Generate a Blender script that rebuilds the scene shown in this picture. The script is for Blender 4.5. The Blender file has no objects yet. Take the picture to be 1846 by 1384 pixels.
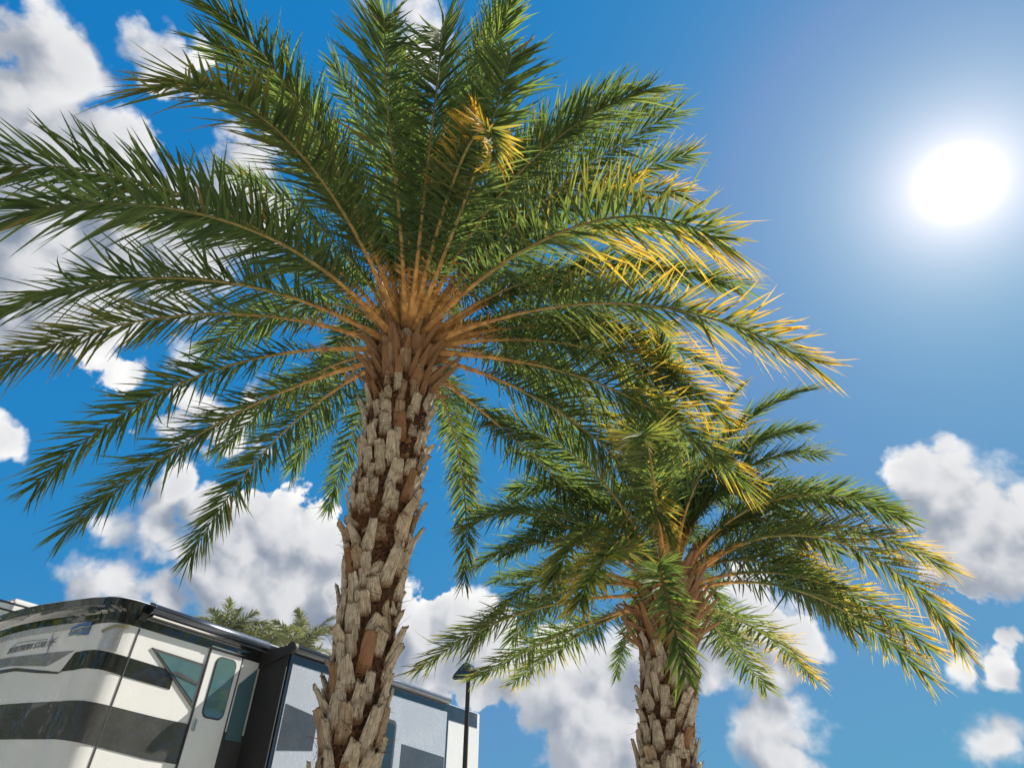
import bpy, bmesh, math, random
import numpy as np
from mathutils import Vector, Matrix

R = math.radians
C = bpy.context.scene.collection
scene = bpy.context.scene

# ------------------------------------------------------------------ camera
PITCH = R(38.0)
CAM_Z = 1.5
cam_data = bpy.data.cameras.new("camera")
cam_data.sensor_width = 36.0
cam_data.lens = 1080.0 / 1846.0 * 36.0
cam_data.clip_start = 0.05
cam_data.clip_end = 5000.0
cam = bpy.data.objects.new("camera", cam_data)
C.objects.link(cam)
cam.location = (0, 0, CAM_Z)
cam.rotation_euler = (R(90) + PITCH, 0, 0)
scene.camera = cam

# ------------------------------------------------------------------ exposure, sun, sky
scene.view_settings.view_transform = 'Standard'
scene.view_settings.look = 'None'
scene.view_settings.exposure = EXPOSURE = 0.95
scene.view_settings.gamma = 1.0
scene.cycles.use_denoising = True
scene.cycles.max_bounces = 10
scene.cycles.transmission_bounces = 6
scene.cycles.diffuse_bounces = 5

SUN_AZ = R(52.0)       # to the right of the view direction
SUN_EL = R(42.9)
SUN_DIR = Vector((math.sin(SUN_AZ) * math.cos(SUN_EL), math.cos(SUN_AZ) * math.cos(SUN_EL), math.sin(SUN_EL)))
sun_data = bpy.data.lights.new("sun", 'SUN')
sun_data.energy = 5.0
sun_data.angle = R(0.5)
sun_data.color = (1.0, 0.93, 0.82)
sun = bpy.data.objects.new("sun", sun_data)
C.objects.link(sun)
sun.rotation_euler = SUN_DIR.to_track_quat('Z', 'Y').to_euler()
sun.location = SUN_DIR * 60


def view_dir(px, py):
    """direction in the world of a point of the photograph (1846 x 1384)"""
    f = Vector((0, math.cos(PITCH), math.sin(PITCH)))
    u = Vector((0, -math.sin(PITCH), math.cos(PITCH)))
    d = Vector((1, 0, 0)) * ((px - 923) / 1080) + u * ((692 - py) / 1080) + f
    return d


class NT:
    """tiny node-tree writer"""
    def __init__(self, tree):
        self.t = tree
    def n(self, kind, **kw):
        o = self.t.nodes.new(kind)
        for k, v in kw.items():
            setattr(o, k, v)
        return o
    def put(self, sock, v):
        if isinstance(v, bpy.types.NodeSocket):
            self.t.links.new(v, sock)
        elif v is not None:
            sock.default_value = v
    def m(self, op, a, b=None, c=None, clamp=False):
        o = self.n('ShaderNodeMath', operation=op)
        o.use_clamp = clamp
        for i, v in enumerate((a, b, c)):
            if v is not None:
                self.put(o.inputs[i], v)
        return o.outputs[0]
    def v(self, op, a, b=None, scale=None):
        o = self.n('ShaderNodeVectorMath', operation=op)
        self.put(o.inputs[0], a)
        if b is not None:
            self.put(o.inputs[1], b)
        if scale is not None:
            self.put(o.inputs['Scale'], scale)
        return o.outputs['Value'] if op in ('DISTANCE', 'DOT_PRODUCT', 'LENGTH') else o.outputs[0]
    def noise(self, vec, scale, detail=4, rough=0.55, dist=0.0, color=False):
        o = self.n('ShaderNodeTexNoise')
        self.put(o.inputs['Vector'], vec)
        o.inputs['Scale'].default_value = scale
        o.inputs['Detail'].default_value = detail
        o.inputs['Roughness'].default_value = rough
        o.inputs['Distortion'].default_value = dist
        return o.outputs['Color' if color else 'Fac']
    def rng(self, v, a, b, c=0.0, d=1.0, smooth=True):
        o = self.n('ShaderNodeMapRange', interpolation_type='SMOOTHSTEP' if smooth else 'LINEAR')
        self.put(o.inputs[0], v)
        for i, x in enumerate((a, b, c, d)):
            self.put(o.inputs[1 + i], x)
        return o.outputs[0]
    def mix(self, f, a, b, blend='MIX'):
        o = self.n('ShaderNodeMix', data_type='RGBA', blend_type=blend)
        self.put(o.inputs[0], f)
        for s, v in ((o.inputs[6], a), (o.inputs[7], b)):
            self.put(s, (*v, 1.0) if isinstance(v, tuple) and len(v) == 3 else v)
        return o.outputs[2]


world = bpy.data.worlds.new("World")
scene.world = world
world.use_nodes = True
wt = world.node_tree
wt.nodes.clear()
W = NT(wt)
SKY_STRENGTH = 0.081
geo = W.n('ShaderNodeTexCoord').outputs['Generated']
Dn = W.v('NORMALIZE', geo)
sky = W.n('ShaderNodeTexSky', sky_type='NISHITA')
sky.sun_disc = False
sky.sun_elevation = SUN_EL
sky.sun_rotation = SUN_AZ
sky.air_density = 1.0
sky.dust_density = 0.6
sky.ozone_density = 2.5
# deepen the clear blue: each channel gets its own gain and contrast
sx = W.n('ShaderNodeSeparateColor')
W.put(sx.inputs[0], sky.outputs[0])
cx_ = W.n('ShaderNodeCombineColor')
for i_, (gain, gam) in enumerate(((0.303, 1.59), (0.33, 0.30), (0.575, 0.05))):
    q_ = W.m('POWER', W.m('MULTIPLY', sx.outputs[i_], 0.157), gam)
    q_ = W.m('MULTIPLY', q_, gain / 0.157)
    W.put(cx_.inputs[i_], W.m('MINIMUM', q_, 0.75) if i_ == 0 else q_)
# the bright hazy ring of air round the sun
cosang = W.v('DOT_PRODUCT', Dn, tuple(SUN_DIR))
ang = W.m('MULTIPLY', W.m('ARCCOSINE', W.m('MINIMUM', cosang, 0.999999)), 180 / math.pi)
core = W.m('MULTIPLY', W.m('POWER', 2.71828, W.m('MULTIPLY', W.m('POWER', W.m('DIVIDE', ang, 1.2), 2.0), -1.0)), 60.0)
halo = W.m('MULTIPLY', W.m('POWER', 2.71828, W.m('DIVIDE', ang, -2.6)), 6.0)
veil = W.m('MULTIPLY', W.m('POWER', 2.71828, W.m('DIVIDE', ang, -6.4)), 3.1)
glow = W.m('ADD', W.m('ADD', core, halo), veil)
gcol = W.v('SCALE', (1.34, 1.0, 0.86), scale=glow)
skyc = W.v('ADD', cx_.outputs[0], gcol)

# cumulus clouds: (photo x, y, radius, weight) of each billow as a direction in the sky
BILLOWS = [
    (110, 300, 170, 1), (40, 430, 170, 1), (205, 255, 80, 1), (235, 420, 140, 1), (350, 450, 110, 1), (440, 300, 85, .7),
    (455, 400, 95, .9), (60, 540, 95, 1), (160, 530, 100, 1), (300, 510, 105, 1), (90, 400, 150, 1), (30, 250, 110, 1), (190, 340, 130, 1), (290, 400, 110, 1), (60, 200, 90, 1), (380, 250, 50, .3), (500, 380, 50, .6),
    (22, 765, 46, .8), (-40, 760, 60, .9),
    (312, 885, 55, 1), (285, 960, 85, 1), (375, 930, 62, 1), (430, 1010, 115, 1), (520, 985, 85, 1), (590, 1000, 85, 1),
    (500, 1090, 135, 1), (620, 1090, 130, 1), (370, 1065, 95, 1), (700, 1100, 85, 1), (265, 1090, 70, .8),
    (150, 1045, 62, .9), (225, 1065, 60, .8), (110, 1040, 40, .6), (460, 960, 60, 1),
    (775, 1140, 75, .9), (835, 1120, 65, .9), (760, 1200, 80, .9), (870, 1160, 90, .9),
    (310, 640, 80, .28), (345, 720, 75, .28), (430, 780, 80, .25),
    (1715, 890, 95, 1), (1650, 850, 62, 1), (1785, 910, 85, 1), (1740, 960, 95, 1), (1800, 985, 95, 1), (1850, 985, 95, 1), (1850, 925, 80, 1),
    (1700, 1010, 45, .9), (1765, 1005, 60, .9), (1625, 835, 36, .8), (1700, 830, 45, 1),
    (1385, 1120, 75, .9), (1440, 1130, 55, .9), (1340, 1085, 65, .9), (1300, 1130, 70, .9), (1280, 1180, 80, .9), (1400, 1190, 50, .6),
    (1835, 1150, 34, .42), (1730, 1208, 40, .42), (1800, 1200, 44, .42), (1080, 1190, 70, .9), (1000, 1180, 70, .9), (950, 1220, 70, .9),
    (1160, 1200, 80, .9),
    (600, 1260, 170, 1), (320, 1260, 170, 1), (1080, 1300, 140, .9), (1400, 1320, 120, .9), (1760, 1320, 80, .6),
    (90, 80, 130, .9), (330, 90, 90, .6), (760, 60, 90, .5),
    (-500, 500, 420, .9), (-900, 1200, 500, .9), (2300, 1200, 220, .9), (2500, 800, 200, .9),
    (-300, 1150, 180, .9), (700, -500, 260, .8), (200, -900, 400, .8),
]
# and a few more round the rest of the sky, behind the camera
extra_dirs = [(a, e, r) for a, e, r in ((150, 35, .35), (185, 22, .3), (215, 45, .4), (240, 20, .3), (120, 15, .25), (170, 60, .3), (265, 40, .3))]
blobs = []
for px, py, r, wgt in BILLOWS:
    d = view_dir(px, py)
    ln = d.length
    blobs.append((d.normalized(), r / 1080.0 / ln * (1.0 if ln < 1.1 else 1.0 / (1 + .25 * (ln - 1.1))), wgt))
for a, e, r in extra_dirs:
    blobs.append((Vector((math.sin(R(a)) * math.cos(R(e)), math.cos(R(a)) * math.cos(R(e)), math.sin(R(e)))), r, .9))


def cloud_density(D, fine):
    w1 = W.v('SCALE', W.v('SUBTRACT', W.noise(D, 5.0, 1, 0.5, color=True), (0.5, 0.5, 0.5)), scale=0.11)
    w2 = W.v('SCALE', W.v('SUBTRACT', W.noise(D, 20.0, 3 if fine else 1, 0.6, color=True), (0.5, 0.5, 0.5)), scale=0.05)
    Dw = W.v('ADD', W.v('ADD', D, w1), w2)
    acc = None
    for d, r, wgt in blobs:
        f = W.m('MULTIPLY_ADD', W.v('DISTANCE', Dw, tuple(d)), -wgt / r, wgt)
        if acc is None:
            acc = f
        else:
            o = W.n('ShaderNodeMath', operation='SMOOTH_MAX')
            W.put(o.inputs[0], acc); W.put(o.inputs[1], f); o.inputs[2].default_value = 0.22
            acc = o.outputs[0]
    # round cauliflower heads: folded noise, then fine wisps
    n1 = W.noise(W.v('ADD', D, w2), 13.0, 1, 0.5)
    puff = W.m('MULTIPLY_ADD', W.m('ABSOLUTE', W.m('SUBTRACT', n1, 0.5)), 1.7, -0.16)
    fb = W.m('MULTIPLY_ADD', W.noise(D, 15.0, 7 if fine else 3, 0.62), 0.85, -0.425)
    return acc, W.m('ADD', acc, W.m('ADD', puff, fb))


acc, dens = cloud_density(Dn, True)
toS = W.v('NORMALIZE', W.v('ADD', Dn, W.v('SCALE', W.v('NORMALIZE', W.v('ADD', tuple(SUN_DIR), W.v('SCALE', Dn, scale=-1.0))), scale=0.05)))
accS, densS = cloud_density(toS, False)
soft = W.rng(W.noise(Dn, 3.3, 3, 0.5), 0.40, 0.62, 0.09, 0.5)
cover = W.rng(dens, 0.0, soft)
# light: thin rims let the sun through, billows facing it are bright, the deep middle and base are grey
thin = W.m('POWER', 2.71828, W.m('MULTIPLY', W.m('MAXIMUM', W.m('MULTIPLY_ADD', acc, 0.6, W.m('MULTIPLY', dens, 0.4)), 0.0), -3.0))
shade = W.rng(W.m('SUBTRACT', dens, densS), -0.5, 0.5)
lit = W.m('ADD', W.m('MULTIPLY', thin, 0.60), W.m('MULTIPLY_ADD', shade, 0.66, -0.04), clamp=True)
ccol = W.mix(lit, (1.35, 1.7, 2.3), (6.4, 6.35, 6.3))
ccol = W.v('ADD', ccol, W.v('SCALE', gcol, scale=0.6))
final = W.mix(cover, skyc, ccol)
bg = W.n('ShaderNodeBackground')
W.put(bg.inputs['Color'], final)
bg.inputs['Strength'].default_value = SKY_STRENGTH
wo = W.n('ShaderNodeOutputWorld')
wt.links.new(bg.outputs[0], wo.inputs['Surface'])
world.cycles.sampling_method = 'MANUAL'
world.cycles.sample_map_resolution = 512


# ------------------------------------------------------------------ helpers
def tag(o, label=None, cat=None, group=None, kind=None):
    if label: o['label'] = label
    if cat: o['category'] = cat
    if group: o['group'] = group
    if kind: o['kind'] = kind
    return o


def empty(name, loc, label, cat, group=None, rz=0.0):
    o = bpy.data.objects.new(name, None)
    C.objects.link(o)
    o.location = loc
    o.rotation_euler = (0, 0, rz)
    o.empty_display_size = 0.3
    return tag(o, label, cat, group)


def mesh_obj(name, verts, faces, mat, parent=None, smooth=False, cols=None, uvs=None):
    me = bpy.data.meshes.new(name)
    me.from_pydata([tuple(map(float, v)) for v in verts] if not isinstance(verts, np.ndarray) else verts.tolist(), [], faces)
    if cols is not None:
        at = me.color_attributes.new('pig', 'FLOAT_COLOR', 'POINT')
        at.data.foreach_set('color', np.asarray(cols, np.float32).ravel())
    if uvs is not None:
        lay = me.uv_layers.new(name='UVMap')
        idx = np.empty(len(me.loops), np.int32)
        me.loops.foreach_get('vertex_index', idx)
        lay.data.foreach_set('uv', np.asarray(uvs, np.float32)[idx].ravel())
    if smooth:
        me.polygons.foreach_set('use_smooth', np.ones(len(me.polygons), bool))
    me.materials.append(mat)
    me.update()
    o = bpy.data.objects.new(name, me)
    C.objects.link(o)
    if parent is not None:
        o.parent = parent
    return o


def material(name):
    m = bpy.data.materials.new(name)
    m.use_nodes = True
    m.node_tree.nodes.clear()
    return m, NT(m.node_tree)


def finish(m, N, shader, disp=None):
    out = N.n('ShaderNodeOutputMaterial')
    m.node_tree.links.new(shader, out.inputs['Surface'])
    return m


def bump(N, h, strength=0.5, dist=0.01):
    b = N.n('ShaderNodeBump')
    b.inputs['Strength'].default_value = strength
    b.inputs['Distance'].default_value = dist
    N.put(b.inputs['Height'], h)
    return b.outputs[0]


def principled(N, col, rough=0.5, metal=0.0, spec=0.5, normal=None, coat=0.0):
    p = N.n('ShaderNodeBsdfPrincipled')
    N.put(p.inputs['Base Color'], (*col, 1.0) if isinstance(col, tuple) and len(col) == 3 else col)
    N.put(p.inputs['Roughness'], rough)
    p.inputs['Metallic'].default_value = metal
    p.inputs['Specular IOR Level'].default_value = spec
    p.inputs['Coat Weight'].default_value = coat
    p.inputs['Coat Roughness'].default_value = 0.03
    if normal is not None:
        N.put(p.inputs['Normal'], normal)
    return p.outputs[0]


def plain(name, col, rough=0.5, metal=0.0, spec=0.5, coat=0.0, vary=0.12, scale=3.0):
    """paint, plastic or metal with a little dirt and unevenness"""
    m, N = material(name)
    tc = N.n('ShaderNodeTexCoord').outputs['Object']
    f = N.noise(tc, scale, 6, 0.65)
    g = N.noise(tc, scale * 9, 4, 0.6)
    k = N.rng(N.m('MULTIPLY_ADD', g, 0.4, N.m('MULTIPLY', f, 0.6)), 0.3, 0.75)
    c = N.mix(k, tuple(x * (1 - vary) for x in col), tuple(min(1, x * (1 + vary)) for x in col))
    r = N.m('MULTIPLY_ADD', k, 0.12, rough - 0.04)
    return finish(m, N, principled(N, c, r, metal, spec, coat=coat))


# ------------------------------------------------------------------ plant materials
def leaf_material(name, dark, mid, yellow, brown, trans=0.46):
    m, N = material(name)
    a = N.n('ShaderNodeVertexColor', layer_name='pig')
    sep = N.n('ShaderNodeSeparateColor')
    N.put(sep.inputs[0], a.outputs['Color'])
    yel, rnd, dry = sep.outputs[0], sep.outputs[1], sep.outputs[2]
    green = N.mix(rnd, dark, mid)
    tc = N.n('ShaderNodeTexCoord').outputs['Object']
    blot = N.rng(N.noise(tc, 9.0, 4, 0.6), 0.35, 0.7)
    y2 = N.m('MULTIPLY', yel, N.m('MULTIPLY_ADD', blot, 0.45, 0.7), clamp=True)
    c = N.mix(N.rng(y2, 0.0, 0.5), green, tuple(.5 * a_ + .5 * b_ for a_, b_ in zip(mid, yellow)))
    c = N.mix(N.rng(y2, 0.4, 1.0), c, yellow)
    c = N.mix(dry, c, brown)
    p = principled(N, c, 0.66, spec=0.22)
    tr = N.n('ShaderNodeBsdfTranslucent')
    tcol = N.mix(1.0, N.v('SCALE', c, scale=2.3), (1.0, 0.98, 0.5), blend='MULTIPLY')
    N.put(tr.inputs['Color'], tcol)
    mx = N.n('ShaderNodeMixShader')
    mx.inputs[0].default_value = trans
    m.node_tree.links.new(p, mx.inputs[1])
    m.node_tree.links.new(tr.outputs[0], mx.inputs[2])
    return finish(m, N, mx.outputs[0])


LEAF = leaf_material("date_palm_leaf", (0.040, 0.070, 0.030), (0.115, 0.160, 0.056), (0.60, 0.32, 0.028), (0.30, 0.17, 0.06))
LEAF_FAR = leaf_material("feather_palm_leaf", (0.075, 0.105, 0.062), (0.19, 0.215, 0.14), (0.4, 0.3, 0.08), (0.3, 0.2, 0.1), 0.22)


def stalk_material():
    m, N = material("palm_stalk")
    a = N.n('ShaderNodeVertexColor', layer_name='pig')
    sep = N.n('ShaderNodeSeparateColor')
    N.put(sep.inputs[0], a.outputs['Color'])
    tc = N.n('ShaderNodeTexCoord').outputs['Object']
    f = N.rng(N.noise(tc, 14.0, 6, 0.6), 0.3, 0.75)
    base = N.mix(f, (0.30, 0.14, 0.045), (0.68, 0.37, 0.115))
    mid = N.mix(f, (0.20, 0.15, 0.05), (0.36, 0.28, 0.10))
    tip = N.mix(f, (0.06, 0.08, 0.03), (0.12, 0.14, 0.05))
    c = N.mix(N.rng(sep.outputs[0], 0.16, 0.42), base, mid)
    c = N.mix(N.rng(sep.outputs[0], 0.5, 0.95), c, tip)
    c = N.mix(N.rng(sep.outputs[0], 0.07, 0.0), c, N.mix(f, (0.07, 0.035, 0.018), (0.25, 0.13, 0.06)))
    return finish(m, N, principled(N, c, 0.68, spec=0.2, normal=bump(N, f, 0.3, 0.004)))


STALK = stalk_material()


def boot_material():
    """weathered, cut leaf bases: grey-tan with long grain, brown at the foot and in the cracks"""
    m, N = material("palm_bark")
    uv = N.n('ShaderNodeUVMap').outputs[0]
    a = N.n('ShaderNodeVertexColor', layer_name='pig')
    sep = N.n('ShaderNodeSeparateColor')
    N.put(sep.inputs[0], a.outputs['Color'])
    along, rnd, core = sep.outputs[0], sep.outputs[1], sep.outputs[2]
    tc = N.n('ShaderNodeTexCoord').outputs['Object']
    mp = N.n('ShaderNodeMapping')
    mp.inputs['Scale'].default_value = (9.0, 0.9, 1.0)
    N.put(mp.inputs['Vector'], uv)
    off = N.v('ADD', mp.outputs[0], N.v('SCALE', (17.0, 31.0, 5.0), scale=rnd))
    grain = N.noise(off, 2.6, 8, 0.68, 0.6)
    crack = N.rng(N.noise(off, 1.6, 7, 0.76, 0.3), 0.335, 0.43)
    spots = N.rng(N.noise(tc, 26.0, 5, 0.65), 0.40, 0.66)
    c = N.mix(N.rng(grain, 0.3, 0.7), (0.27, 0.19, 0.12), (0.80, 0.68, 0.51))
    c = N.mix(N.m('MULTIPLY', spots, 0.45), c, (0.17, 0.11, 0.07))
    c = N.mix(N.rng(rnd, 0.7, 0.96, 0.0, 0.9), c, N.mix(grain, (0.11, 0.045, 0.018), (0.42, 0.20, 0.08)))
    c = N.mix(N.m('SUBTRACT', 1.0, crack), c, (0.06, 0.032, 0.018))
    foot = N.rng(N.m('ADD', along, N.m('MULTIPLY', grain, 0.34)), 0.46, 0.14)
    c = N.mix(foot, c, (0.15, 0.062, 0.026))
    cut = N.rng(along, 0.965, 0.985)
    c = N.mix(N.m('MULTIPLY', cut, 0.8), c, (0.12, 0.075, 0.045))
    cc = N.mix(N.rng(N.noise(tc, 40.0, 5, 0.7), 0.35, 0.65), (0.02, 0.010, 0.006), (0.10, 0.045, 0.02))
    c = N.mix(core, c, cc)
    h = N.m('ADD', N.m('MULTIPLY', grain, 0.8), N.m('MULTIPLY', crack, 0.6))
    return finish(m, N, principled(N, c, 0.85, spec=0.2, normal=bump(N, h, 0.85, 0.013)))


BARK = boot_material()
FIBRE = plain("palm_fibre", (0.17, 0.075, 0.032), 0.85, spec=0.2, vary=0.55, scale=8.0)


# ------------------------------------------------------------------ date palms
def nrm(a):
    return a / (np.linalg.norm(a, axis=-1, keepdims=True) + 1e-9)


def frond_curve(az, e0, b, c, L, zb, n=40, r0=.13, zspread=.22):
    s = np.linspace(0, 1, n + 1)
    sm = (s[1:] + s[:-1]) / 2
    e = e0 - b * sm ** 1.25
    a = az + c * sm ** 1.5
    d = np.stack([np.sin(a) * np.cos(e), np.cos(a) * np.cos(e), np.sin(e)], -1) * L / n
    base = np.array([r0 * math.sin(az), r0 * math.cos(az), zb + zspread * math.sin(e0)])
    P = np.vstack([base, base + np.cumsum(d, 0)])
    return s, P


def tube(P, ra, rb, side, nor, k=7, cap=True):
    """tube along P with half-widths ra (along side) and rb (along nor)"""
    th = np.linspace(0, 2 * np.pi, k, endpoint=False)
    n = len(P)
    V = P[:, None] + ra[:, None, None] * np.cos(th)[None, :, None] * side[:, None] + rb[:, None, None] * np.sin(th)[None, :, None] * nor[:, None]
    F = []
    for i in range(n - 1):
        for j in range(k):
            F.append((i * k + j, i * k + (j + 1) % k, (i + 1) * k + (j + 1) % k, (i + 1) * k + j))
    if cap:
        F.append(tuple(range((n - 1) * k, n * k)))
        F.append(tuple(range(k - 1, -1, -1)))
    return V.reshape(-1, 3), F


def leaflets(rng, base, d, n, length, width, droop, yel, rnd, dry, curl=None, wprof=None):
    """N folded, pointed leaflets as one vertex/face list; base, d, n: (N,3)"""
    N = len(base)
    w = nrm(np.cross(d, n))
    n = nrm(np.cross(w, d))
    ts = np.array([0.0, 0.22, 0.55, 0.82, 1.0])
    wp = np.array([0.35, 1.0, 0.85, 0.45, 0.0]) if wprof is None else wprof
    V = np.empty((N, 13, 3)); A = np.ones((N, 13, 4))
    for i, t in enumerate(ts):
        p = base + length[:, None] * (t * d) + (length * droop * t * t)[:, None] * np.array([0, 0, -1.0])
        if curl is not None:
            p = p + (length * t * t)[:, None] * curl
        hw = (width * wp[i] * 0.5)[:, None]
        y = np.clip(yel * np.clip((t - .2) / .75, 0, 1), 0, 1)
        if i < 4:
            V[:, i * 3] = p - w * hw + n * hw * .55
            V[:, i * 3 + 1] = p
            V[:, i * 3 + 2] = p + w * hw + n * hw * .55
            sl = slice(i * 3, i * 3 + 3)
        else:
            V[:, 12] = p
            sl = slice(12, 13)
        A[:, sl, 0] = y[:, None]
        A[:, sl, 1] = rnd[:, None]
        A[:, sl, 2] = (dry * (0.25 + 0.75 * t))[:, None]
    f = []
    for i in range(3):
        a = i * 3
        f += [(a, a + 1, a + 4, a + 3), (a + 1, a + 2, a + 5, a + 4)]
    f += [(9, 10, 12), (10, 11, 12)]
    F = []
    for k in range(N):
        o = k * 13
        F += [tuple(o + q for q in g) for g in f]
    return V.reshape(-1, 3), A.reshape(-1, 4), F


def frond_frame(s, P, az, c, twist):
    T = nrm(np.gradient(P, axis=0))
    a = az + c * s ** 1.5
    side = np.stack([np.cos(a), -np.sin(a), np.zeros_like(a)], -1)
    nor = nrm(np.cross(side, T))
    ph = twist * s
    S2 = np.cos(ph)[:, None] * side + np.sin(ph)[:, None] * nor
    N2 = nrm(np.cross(S2, T))
    return T, S2, N2


def make_frond(parent, rng, az, e0, b, c, L, zb, yel=0.0, dry=0.0, twist=None, per_side=78, lmax=0.43, wid=0.0198,
               label=None, r0=.13, side_yel=0.0, spread=1.0, bare=.20):
    s, P = frond_curve(az, e0, b, c, L, zb, r0=.07 + .11 * max(0, math.cos(e0)) + rng.uniform(-.02, .03))
    # a real rachis is never a perfect arc
    wob = 0.005 * L
    P = P + (np.sin(s * rng.uniform(4, 8) + rng.uniform(0, 6))[:, None] * rng.normal(0, wob, 3)) * (s[:, None] ** 1.2)
    if twist is None:
        twist = rng.normal(0, 0.55)
    T, S2, N2 = frond_frame(s, P, az, c, twist)
    # rachis ----------------------------------------------------------
    ra = np.interp(s, [0, .04, .10, .2, .5, .8, 1], [.058, .040, .026, .018, .011, .006, .0025])
    rb = np.interp(s, [0, .04, .10, .2, .5, .8, 1], [.026, .022, .018, .014, .010, .006, .0025])
    V, F = tube(P, ra, rb, S2, N2)
    A = np.ones((len(V), 4)); A[:, 0] = np.repeat(s, 7); A[:, 1] = rng.random()
    # leaflets ---------------------------------------------------------
    VV, AA, FF = [], [], []
    n = per_side
    off = 0
    u = bare + (.995 - bare) * np.linspace(0, 1, n) ** .95
    for sg in (-1, 1):
        uu = np.clip(u + rng.normal(0, .006, n), .12, .998)
        pos = np.stack([np.interp(uu, s, P[:, i]) for i in range(3)], -1)
        t = nrm(np.stack([np.interp(uu, s, T[:, i]) for i in range(3)], -1))
        sd = nrm(np.stack([np.interp(uu, s, S2[:, i]) for i in range(3)], -1)) * sg
        no = nrm(np.stack([np.interp(uu, s, N2[:, i]) for i in range(3)], -1))
        alpha = np.radians(np.interp(uu, [.15, .4, .8, 1], [55, 47, 37, 18]) * spread + rng.normal(0, 6, n))
        rank = np.array([38, 10, -14])[rng.integers(0, 3, n)] + rng.normal(0, 11, n)
        rank = np.radians(rank * np.interp(uu, [0, .7, 1], [1.15, .8, .45]))
        d = np.cos(alpha)[:, None] * t + np.sin(alpha)[:, None] * (np.cos(rank)[:, None] * sd + np.sin(rank)[:, None] * no)
        d = nrm(d)
        ln = lmax * np.interp(uu, [bare, bare + .07, .42, .7, .9, 1], [.32, .62, 1, .95, .8, .66]) * rng.uniform(.86, 1.1, n)
        ln = ln * np.where(rng.random(n) < .05, rng.uniform(.3, .7, n), 1)
        w = wid * np.interp(uu, [.15, .3, .7, 1], [.55, .95, 1, .7]) * rng.uniform(.8, 1.2, n)
        blade = nrm(no + rng.normal(0, .45, (n, 3)))
        y = np.clip((np.interp(uu, [.3, .55, .85, 1], [0, .55, 1, 1]) * yel * .75 * rng.uniform(.4, 1.3, n)) +
                    .75 * abs(side_yel) * (sg * side_yel > 0) * np.interp(uu, [.35, .6, 1], [0, 1, .8]) * rng.uniform(.4, 1.3, n), 0, 1.2)
        dr = np.clip(dry * np.interp(uu, [.2, .9], [.6, 1]) * rng.uniform(0.2, 1.4, n), 0, 1)
        dr = np.maximum(dr, (rng.random(n) < .025) * .8)
        v, a, f = leaflets(rng, pos, d, blade, ln, w, rng.uniform(.0, .16, n), y, rng.random(n), dr, curl=rng.normal(0, .06, (n, 3)) * rng.choice([.7, 1, 3.2], (n, 1), p=[.5, .4, .1]))
        VV.append(v); AA.append(a); FF += [tuple(off + q for q in g) for g in f]; off += len(v)
    # stiff orange spines low on the stalk
    m = 14
    for sg in (-1, 1):
        uu = rng.uniform(.08, .23, m)
        pos = np.stack([np.interp(uu, s, P[:, i]) for i in range(3)], -1)
        t = nrm(np.stack([np.interp(uu, s, T[:, i]) for i in range(3)], -1))
        sd = nrm(np.stack([np.interp(uu, s, S2[:, i]) for i in range(3)], -1)) * sg
        no = nrm(np.stack([np.interp(uu, s, N2[:, i]) for i in range(3)], -1))
        d = nrm(t * .6 + sd * .9 + no * rng.uniform(-.3, .8, (m, 1)))
        v, a, f = leaflets(rng, pos, d, no, rng.uniform(.05, .14, m), np.full(m, .009), np.zeros(m),
                           np.zeros(m), rng.random(m), np.zeros(m))
        a[:, 0] = .19
        o = len(V)
        V = np.vstack([V, v]); A = np.vstack([A, a]); F += [tuple(o + q for q in g) for g in f]
    fo = mesh_obj("frond", np.vstack(VV), FF, LEAF, parent, cols=np.vstack(AA))
    mesh_obj("stalk", V, F, STALK, fo, smooth=True, cols=A)
    if label:
        fo['label'] = label
    return fo


def boot_shape(rng, width, length, thick):
    """one cut leaf base in its own space: x across, y outwards, z up. Returns verts, faces, (u,v) and along"""
    ts = np.array([0, .12, .3, .5, .7, .86, .96, 1.0])
    neck = rng.uniform(.5, .86)
    wp = np.interp(ts, [0, .2, .6, 1], [1.0, .93, (1 + neck) / 2, neck]) * width / 2
    th = np.interp(ts, [0, .5, 1], [thick * 1.5, thick, thick * .62])
    bow = rng.uniform(-.02, .05)
    skew = rng.normal(0, .012)
    slant = rng.normal(0, .25)
    xs = np.array([-1, -.62, -.2, .25, .66, 1])
    V, UV, AL = [], [], []
    for i, t in enumerate(ts):
        jag = rng.normal(0, .004, 6)
        for j, x in enumerate(xs):
            prof = (1 - abs(x) ** 2.4 * .75)
            zt = t * length
            if t > .9:
                zt += slant * x * width * .3 + rng.normal(0, .006 if t < 1 else .011)
            V.append((x * wp[i] + skew * t + jag[j] * .5, th[i] * prof + bow * t * t + rng.normal(0, .0025), zt))
            UV.append((x * .5 + .5, t)); AL.append(t)
        for j, x in enumerate(xs[::-1]):
            V.append((x * wp[i] * .92 + skew * t, -th[i] * .35 + bow * t * t, t * length + (slant * x * width * .3 if t > .9 else 0)))
            UV.append((x * .5 + .5, t)); AL.append(t * .9)
    k = 12
    F = []
    for i in range(len(ts) - 1):
        for j in range(k):
            F.append((i * k + j, i * k + (j + 1) % k, (i + 1) * k + (j + 1) % k, (i + 1) * k + j))
    o = (len(ts) - 1) * k
    for j in range(5):
        F.append((o + j, o + j + 1, o + k - 2 - j, o + k - 1 - j))
    return np.array(V), F, UV, AL


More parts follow.
